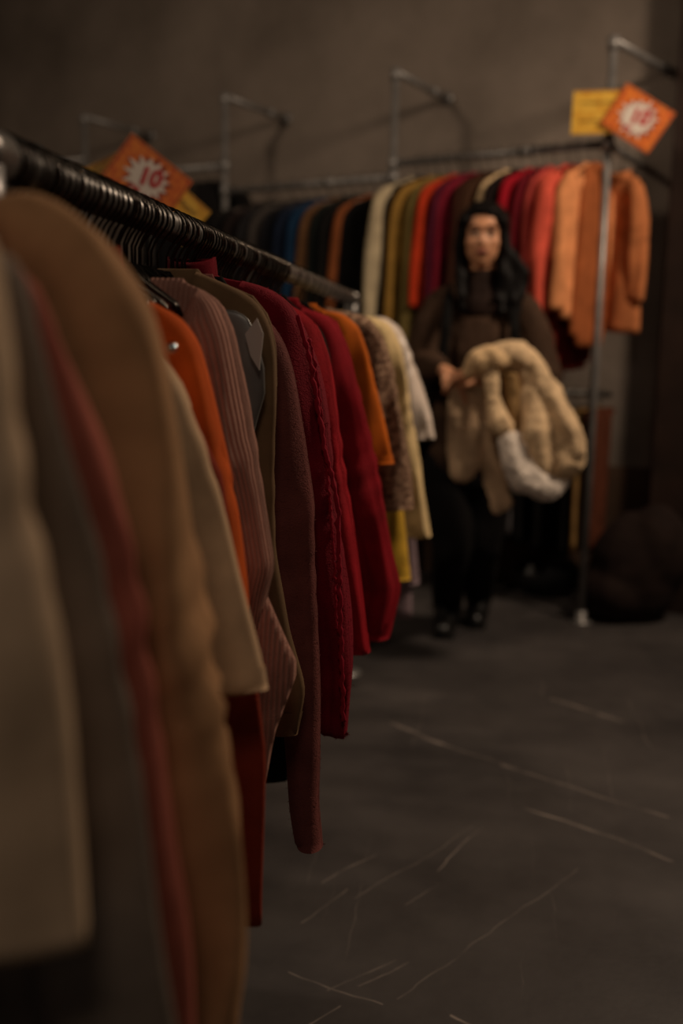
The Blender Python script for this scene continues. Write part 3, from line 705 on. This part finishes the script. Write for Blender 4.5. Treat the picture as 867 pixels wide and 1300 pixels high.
c = at(763, 143, f2, c); yellow_card(c+f2*.008, f2, math.radians(-1), .21, .155, 'yellow handwritten card left of the right orange price card', 15)

# ------------------------------------------------------------------ blobs -> one continuous surface
def cap_data(p0, p1, r0, r1, seg=14, flat_=None):
    p0, p1 = Vector(p0), Vector(p1); d = p1-p0; L = d.length
    if L < 1e-5: d = Vector((0, 0, 1)); L = 1e-5; p1 = p0+d*L
    t = d.normalized(); pts = []; rad = []
    for k in range(5):
        a = math.pi/2*k/5; pts.append(p0-t*r0*math.cos(a)); rad.append(max(1e-4, r0*math.sin(a)))
    pts += [p0, p1]; rad += [r0, r1]
    for k in range(4, -1, -1):
        a = math.pi/2*k/5; pts.append(p1+t*r1*math.cos(a)); rad.append(max(1e-4, r1*math.sin(a)))
    V = []; Fc = []
    a0 = Vector((0, 1, 0)) if abs(t.y) < .9 else Vector((1, 0, 0)); bn = (a0-t*a0.dot(t)).normalized(); nn = t.cross(bn)
    fy = flat_ or 1
    for p, r in zip(pts, rad):
        for k in range(seg):
            a = 2*math.pi*k/seg; V.append(p+(nn*math.cos(a)+bn*math.sin(a)*fy)*r)
    for i in range(len(pts)-1):
        for k in range(seg): k2 = (k+1) % seg; Fc.append((i*seg+k, i*seg+k2, (i+1)*seg+k2, (i+1)*seg+k))
    Fc.append(tuple(range(seg-1, -1, -1))); Fc.append(tuple((len(pts)-1)*seg+k for k in range(seg)))
    return V, Fc
def ell_data(c, r, rot=(0, 0, 0), nu=16, nvv=10):
    from mathutils import Euler
    E_ = Euler(rot).to_matrix(); V = []; Fc = []
    for j in range(1, nvv):
        a = math.pi*j/nvv
        for k in range(nu):
            b = 2*math.pi*k/nu; V.append(Vector(c)+E_ @ Vector((r[0]*math.sin(a)*math.cos(b), r[1]*math.sin(a)*math.sin(b), r[2]*math.cos(a))))
    for j in range(nvv-2):
        for k in range(nu): k2 = (k+1) % nu; Fc.append((j*nu+k, (j+1)*nu+k, (j+1)*nu+k2, j*nu+k2))
    V.append(Vector(c)+E_ @ Vector((0, 0, r[2]))); V.append(Vector(c)-E_ @ Vector((0, 0, r[2])))
    for k in range(nu): k2 = (k+1) % nu; Fc.append((len(V)-2, k, k2)); Fc.append((len(V)-1, (nvv-2)*nu+k2, (nvv-2)*nu+k))
    return V, Fc
def blob(name, items, voxel, mat, par, smooth=6, disp=None):
    V = []; Fc = []
    for it in items:
        v, f = it; n = len(V); V += v; Fc += [tuple(i+n for i in q) for q in f]
    me = bpy.data.meshes.new(name); me.from_pydata([tuple(v) for v in V], [], Fc); me.update()
    bm = bmesh.new(); bm.from_mesh(me); bmesh.ops.recalc_face_normals(bm, faces=bm.faces[:]); bm.to_mesh(me); bm.free()
    o = bpy.data.objects.new(name, me); COL.objects.link(o)
    m = o.modifiers.new('r', 'REMESH'); m.mode = 'VOXEL'; m.voxel_size = voxel; m.use_smooth_shade = True
    if smooth: s = o.modifiers.new('s', 'SMOOTH'); s.iterations = smooth; s.factor = .5
    bpy.context.view_layer.update(); dg = bpy.context.evaluated_depsgraph_get()
    me2 = bpy.data.meshes.new_from_object(o.evaluated_get(dg)); bpy.data.objects.remove(o); bpy.data.meshes.remove(me)
    me2.name = name
    if disp:
        me2.update(); 
        ns = [v.normal.copy() for v in me2.vertices]
        for v, nn in zip(me2.vertices, ns): v.co += nn*disp(v.co)
    me2.update()
    ul = me2.uv_layers.new(name='UVMap'); li = np.zeros(len(me2.loops), int); me2.loops.foreach_get('vertex_index', li)
    co = np.zeros(len(me2.vertices)*3); me2.vertices.foreach_get('co', co); co = co.reshape(-1, 3)
    ul.data.foreach_set('uv', np.c_[co[:, 0]+co[:, 1]*.7, co[:, 2]][li].ravel())
    me2.materials.clear()
    return link_mesh(name, me2, mat, par, True)
def chain(pts, rad, flat_=None):
    return [cap_data(pts[i], pts[i+1], rad[i], rad[i+1], 14, flat_) for i in range(len(pts)-1)]

# ------------------------------------------------------------------ the woman
WY = 3.66
def wp(px, py, y=WY): return at_y(px, py, y)
woman = empty('person', (0, 0, 0)); tag(woman, 'woman with long black hair in a brown sweater and black trousers, holding a cream coat', 'person')
M_SKIN = simple('skin', 'c08a68', .5, 0, 30, .06, 0, .35); set_in(M_SKIN.node_tree.nodes['Principled BSDF'], 'Subsurface Weight', .08)
M_HAIR = simple('black_hair', '0a0707', .6, 0, 50, .3, .2, .12)
M_LIP = simple('lips', '70302c', .45); M_EYEW = simple('eye_white', 'a09488', .3); M_IRIS = simple('dark_iris', '120a08', .2)
M_BROW = simple('eyebrow', '1a100c', .8)
hc = wp(613, 302); hs = .112                     # head centre, half height
def H(x, y, z): return hc+Vector((x, y, z))      # face looks to -y
hip = wp(597, 590, 3.70); chest = wp(607, 440, 3.69); neckb = wp(611, 365, 3.69)
shL = wp(560, 392, 3.69); shR = wp(662, 396, 3.69)          # image left / image right
elL = wp(536, 462, 3.66); haL = wp(563, 470, 3.44)
elR = wp(690, 475, 3.66); haR = wp(612, 482, 3.42)
kneeL = wp(572, 700, 3.62); ankL = at_floor(566, 800)+Vector((0, .05, .10))
kneeR = wp(612, 690, 3.70); ankR = at_floor(606, 786)+Vector((0, .03, .10))
hipL, hipR = hip+Vector((-.085, 0, -.02)), hip+Vector((.085, 0, -.02))
items = [ell_data(H(0, .012, .022), (.074, .090, .092)), ell_data(H(0, -.020, -.030), (.060, .062, .072)), ell_data(H(0, -.040, -.078), (.030, .028, .026)),
         ell_data(H(-.034, -.050, -.020), (.026, .024, .026)), ell_data(H(.034, -.050, -.020), (.026, .024, .026)),
         ell_data(H(0, -.066, .030), (.052, .016, .012)), ell_data(H(0, -.072, -.010), (.010, .016, .024), (-.25, 0, 0)), ell_data(H(0, -.082, -.024), (.014, .013, .010)),
         ell_data(H(0, -.070, -.050), (.022, .012, .009)), ell_data(H(0, -.068, -.059), (.019, .012, .007)),
         ell_data(H(-.074, .005, -.010), (.010, .020, .030)), ell_data(H(.074, .005, -.010), (.010, .020, .030))]
items += chain([H(0, .02, -.06), neckb+Vector((0, 0, .0))], [.052, .056])
items += chain([neckb, chest, hip], [.07, .105, .11]) + chain([shL, neckb, shR], [.045, .05, .045]) + chain([hipL, hipR], [.085, .085])
items += chain([shL, elL, haL-(haL-elL).normalized()*.02], [.043, .036, .023]) + chain([shR, elR, haR-(haR-elR).normalized()*.02], [.043, .036, .023])
items += chain([hipL, kneeL, ankL, ankL+Vector((0, -.10, -.06))], [.08, .052, .036, .03]) + chain([hipR, kneeR, ankR, ankR+Vector((.01, -.10, -.06))], [.08, .052, .036, .03])
def hand(wr, d, side, down, curl, grip):
    """palm from the wrist along d; fingers curl towards grip; thumb leaves the side"""
    d = d.normalized(); grip = (grip-d*grip.dot(d)).normalized(); lat = d.cross(grip).normalized()*side; out = []
    pc = wr+d*.045; out += chain([wr, wr+d*.03, wr+d*.075], [.022, .027, .030], None)
    for i, (off, L) in enumerate(((-.026, .072), (-.009, .080), (.009, .075), (.025, .060))):
        b = wr+d*.080+lat*off; a1 = curl*(.5+.1*i); p = [b]; dirv = d.copy()
        for s_, fr in ((a1*.5, .45), (a1, .30), (a1*1.4, .25)):
            dv = (d*math.cos(s_)+grip*math.sin(s_)).normalized(); p.append(p[-1]+dv*L*fr)
        out += chain(p, [.0095, .009, .008, .007])
    tb = wr+d*.022-lat*.024; t1 = tb+(d*.6-lat*.7+grip*.3).normalized()*.035; t2 = t1+(d*.8-lat*.2+grip*.5).normalized()*.030
    out += chain([tb, t1, t2], [.013, .011, .009]); return out
items += hand(haL, Vector((.70, -.25, -.52)), 1, 0, 1.3, Vector((.1, .2, -1)))
items += hand(haR, Vector((-.80, -.25, .05)), -1, 0, 1.5, Vector((0, -.1, -1)))
blob('body', items, .0058, M_SKIN, woman, 4)
for sx in (-1, 1):
    e = raw('eye', *ell_data(H(sx*.030, -.066, .006), (.014, .010, .0065)), M_EYEW, woman)
    raw('iris', *ell_data(H(sx*.030, -.0735, .006), (.006, .004, .006)), M_IRIS, e)
    tube('eyebrow', [H(sx*.014, -.083, .027), H(sx*.032, -.080, .033), H(sx*.050, -.066, .026)], [.003, .0035, .002], M_BROW, woman, 8)
    tube('eyelashes', [H(sx*.016, -.077, .009), H(sx*.030, -.079, .0135), H(sx*.045, -.070, .008)], [.0012, .002, .0015], M_BROW, woman, 6)
raw('lips', *ell_data(H(0, -.079, -.0545), (.020, .0055, .008)), M_LIP, woman)
# hair: centre parting, long strands over both shoulders
hi = [ell_data(H(.004, .046, .046), (.094, .094, .088)), ell_data(H(0, .055, -.03), (.100, .070, .13)), ell_data(H(-.072, .0, .01), (.022, .05, .08)), ell_data(H(.072, .0, .01), (.022, .05, .08))]
rr = random.Random(8)
for sx in (-1, 1):
    for i in range(46):
        a = rr.random(); b = rr.random()
        root_ = H(sx*rr.uniform(.002, .03), .04-.105*a, .122-.040*a)
        m1 = H(sx*(.060+.014*b), -.058+.10*a*rr.uniform(.4, 1.1), .055)
        m2 = H(sx*(.070+.016*b), -.035+.09*rr.random(), -.035)
        out = .078 if sx < 0 else .155
        m3 = H(sx*(.058+(out-.058)*b), -.055+.10*rr.random(), -.13+rr.uniform(-.02, .02))
        m4 = H(sx*(.050+(out-.055)*b), -.080+.10*rr.random(), -.24+rr.uniform(-.03, .05))
        hi += chain([root_, m1, m2, m3, m4], [.013, .016, .017, .016, .008])
blob('hair', hi, .0068, M_HAIR, woman, 2)
# clothes
kn = lambda c: .0035*nz(c.x*60, c.y*60, c.z*12)+.006*nz(c.x*9, c.y*9, c.z*14)
sw = chain([neckb+Vector((0, 0, .01)), neckb+Vector((0, 0, -.01))], [.062, .075])
sw += [ell_data(chest+Vector((0, 0, -.02)), (.165, .120, .20)), ell_data((chest+hip)/2+Vector((0, 0, -.04)), (.155, .125, .22)), ell_data(hip+Vector((0, 0, .02)), (.165, .130, .10))]
sw += chain([shL, neckb+Vector((0, .01, -.015)), shR], [.070, .075, .070])
sw += chain([shL, (shL+elL)/2+Vector((-.015, 0, 0)), elL, elL*.35+haL*.65, haL-(haL-elL).normalized()*.035], [.070, .068, .062, .050, .040])
sw += chain([shR, (shR+elR)/2+Vector((.01, 0, 0)), elR, elR*.35+haR*.65, haR-(haR-elR).normalized()*.045], [.070, .068, .062, .050, .040])
blob('sweater', sw, .009, cloth('3e2d22', 'knit'), woman, 6, kn)
blob('turtleneck', chain([H(0, .022, -.150), neckb+Vector((0, -.01, -.02))], [.064, .078])+[ell_data(neckb+Vector((0, -.055, -.07)), (.080, .05, .055))], .008, cloth('241814', 'knit'), woman, 4, kn)
for sh_, sx in ((shL, -1), (shR, 1)):
    q = [sh_+Vector((-sx*.035, .05, .05)), sh_+Vector((-sx*.03, -.03, .068)), sh_+Vector((-sx*.03, -.085, .02)), sh_+Vector((-sx*.025, -.125, -.07)), sh_+Vector((-sx*.015, -.128, -.19)), sh_+Vector((0, -.06, -.28))]
    blob('strap', chain(q, [.02]*6, .45), .006, cloth('0a0909'), woman, 3)
tw = lambda c: .006*nz(c.x*12, c.y*12, c.z*9)
tr_ = [ell_data(hip+Vector((0, 0, -.02)), (.160, .120, .13))]
tr_ += chain([hipL, kneeL, ankL+Vector((0, 0, .01))], [.100, .072, .062]) + chain([hipR, kneeR, ankR+Vector((0, 0, .01))], [.100, .072, .062])
blob('trousers', tr_, .010, cloth('0d0b0b'), woman, 6, tw)
for an in (ankL, ankR):
    b = chain([an+Vector((0, 0, .12)), an+Vector((0, 0, .0)), Vector((an.x, an.y+.01, .045))], [.064, .062, .050])+chain([Vector((an.x, an.y+.01, .040)), Vector((an.x-.004, an.y-.10, .038)), Vector((an.x-.008, an.y-.165, .030))], [.050, .046, .036])
    b += chain([an+Vector((0, 0, -.005)), an+Vector((0, -.10, -.055))], [.052, .044])
    bt = blob('boot', b, .007, M_BLACKLEATHER, woman, 3)
    box('sole', (.078, .245, .018), M_BLACKRUBBER, (an.x-.003, an.y-.07, .010), bt, 0, .006)

# the cream coat over her arm: a thing she holds
coat = empty('teddy_coat', (0, 0, 0)); tag(coat, 'cream teddy coat with a white lining draped over the woman\'s arm', 'coat')
CY = 3.40
def cp(px, py, dy=0.0): return at_y(px, py, CY+dy)
def cr(px): return px/F*CY
fur = lambda c: .0045*nz(c.x*55, c.y*55, c.z*55)+.010*nz(c.x*11, c.y*11, c.z*8)+.012*nz(c.x*24, c.y*24, c.z*7+5)
def cch(pts, rad, fl_=None): return chain([cp(*p) for p in pts], [cr(r) for r in rad], fl_)
ci = cch([(605, 470, 0), (625, 455, -.01), (655, 450, -.01), (680, 470, .02)], [14, 17, 19, 17])          # hump over the forearm
ci += cch([(668, 468, 0), (688, 505, -.01), (704, 545, -.03), (712, 580, -.03), (700, 606, -.02)], [20, 24, 29, 30, 22], .75)  # big fold
ci += cch([(682, 470, -.02), (704, 510, -.05), (722, 548, -.07), (729, 572, -.06)], [13, 13, 14, 12], 1)
ci += cch([(672, 500, -.03), (680, 550, -.07), (690, 590, -.06)], [14, 15, 13], .9)
ci += cch([(664, 490, .0), (676, 545, -.02), (690, 590, -.02)], [15, 20, 20], .8)
ci += cch([(612, 462, .0), (640, 458, .03), (668, 470, .03)], [17, 22, 20], .8)
blob('body', ci, .0075, cloth('ccb08c', 'fuzzy'), coat, 4, fur)
pi_ = cch([(583, 488, .01), (586, 530, .0), (588, 575, 0), (586, 597, 0)], [14, 19, 21, 17], .5)+cch([(600, 480, .01), (598, 540, 0), (600, 590, 0)], [10, 12, 10], .5)
blob('front_panel', pi_, .0075, cloth('c6a888', 'fuzzy'), coat, 4, fur)
pi_ = cch([(608, 470, .01), (612, 530, .02), (622, 585, .01), (634, 638, 0)], [10, 11, 14, 15], .45)
blob('front_panel', pi_, .0075, cloth('c6a888', 'fuzzy'), coat, 4, fur)
li_ = cch([(622, 472, -.045), (626, 505, -.05), (634, 530, -.055), (648, 555, -.05), (648, 575, -.05)], [8, 10, 12, 11, 9], .6)
blob('lapel', li_, .006, cloth('dcbf98', 'fuzzy'), coat, 3, fur)
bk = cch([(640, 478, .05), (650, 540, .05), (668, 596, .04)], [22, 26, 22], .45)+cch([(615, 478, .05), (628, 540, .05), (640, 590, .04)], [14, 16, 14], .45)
blob('shaded_back_panel', bk, .0075, cloth('9c7c58', 'fuzzy'), coat, 4, fur)  # the coat's shadow tone put into the colour, closing the hole between folds
co_ = cch([(596, 476, -.03), (604, 460, -.045), (622, 452, -.05), (640, 458, -.05)], [8, 11, 12, 9], .6)
blob('collar', co_, .006, cloth('d6b68c', 'fuzzy'), coat, 3, fur)
li_ = cch([(650, 560, -.05), (656, 588, -.06), (668, 608, -.06), (690, 618, -.05), (712, 610, -.03)], [15, 20, 22, 18, 13], .9)
blob('lining', li_, .007, cloth('e4d8cc', 'fuzzy'), coat, 4, fur)
li_ = cch([(648, 478, -.03), (656, 520, -.035), (660, 560, -.02)], [10, 13, 12], .6)
blob('sleeve', li_, .007, cloth('8c6f48', 'fuzzy'), coat, 4, fur)  # not a real sleeve: shade between lapel and big fold, as a darker piece

# slumped dark bundle on the floor and a black bag below the racks
b0 = at_floor(812, 778)-ND*.12
bu = blob('bundle', [ell_data((b0.x, b0.y, .22), (.19, .16, .24)), ell_data((b0.x+.08, b0.y-.02, .30), (.14, .14, .20)), ell_data((b0.x-.08, b0.y, .12), (.16, .17, .13))], .012, cloth('231916'), None, 8,
          lambda c: .02*nz(c.x*7, c.y*7, c.z*5))
tag(bu, 'dark brown rounded cloth bundle on the floor against the wall at right', 'bundle')
b1 = at_floor(690, 758)+ND*.05
bag = blob('bag', [ell_data((b1.x, b1.y, .09), (.17, .10, .09)), ell_data((b1.x, b1.y, .12), (.14, .09, .07))], .010, M_BLACKLEATHER, None, 6, lambda c: .012*nz(c.x*9, c.y*9, c.z*7))
tag(bag, 'black slouched bag on the floor under the back rack', 'bag')
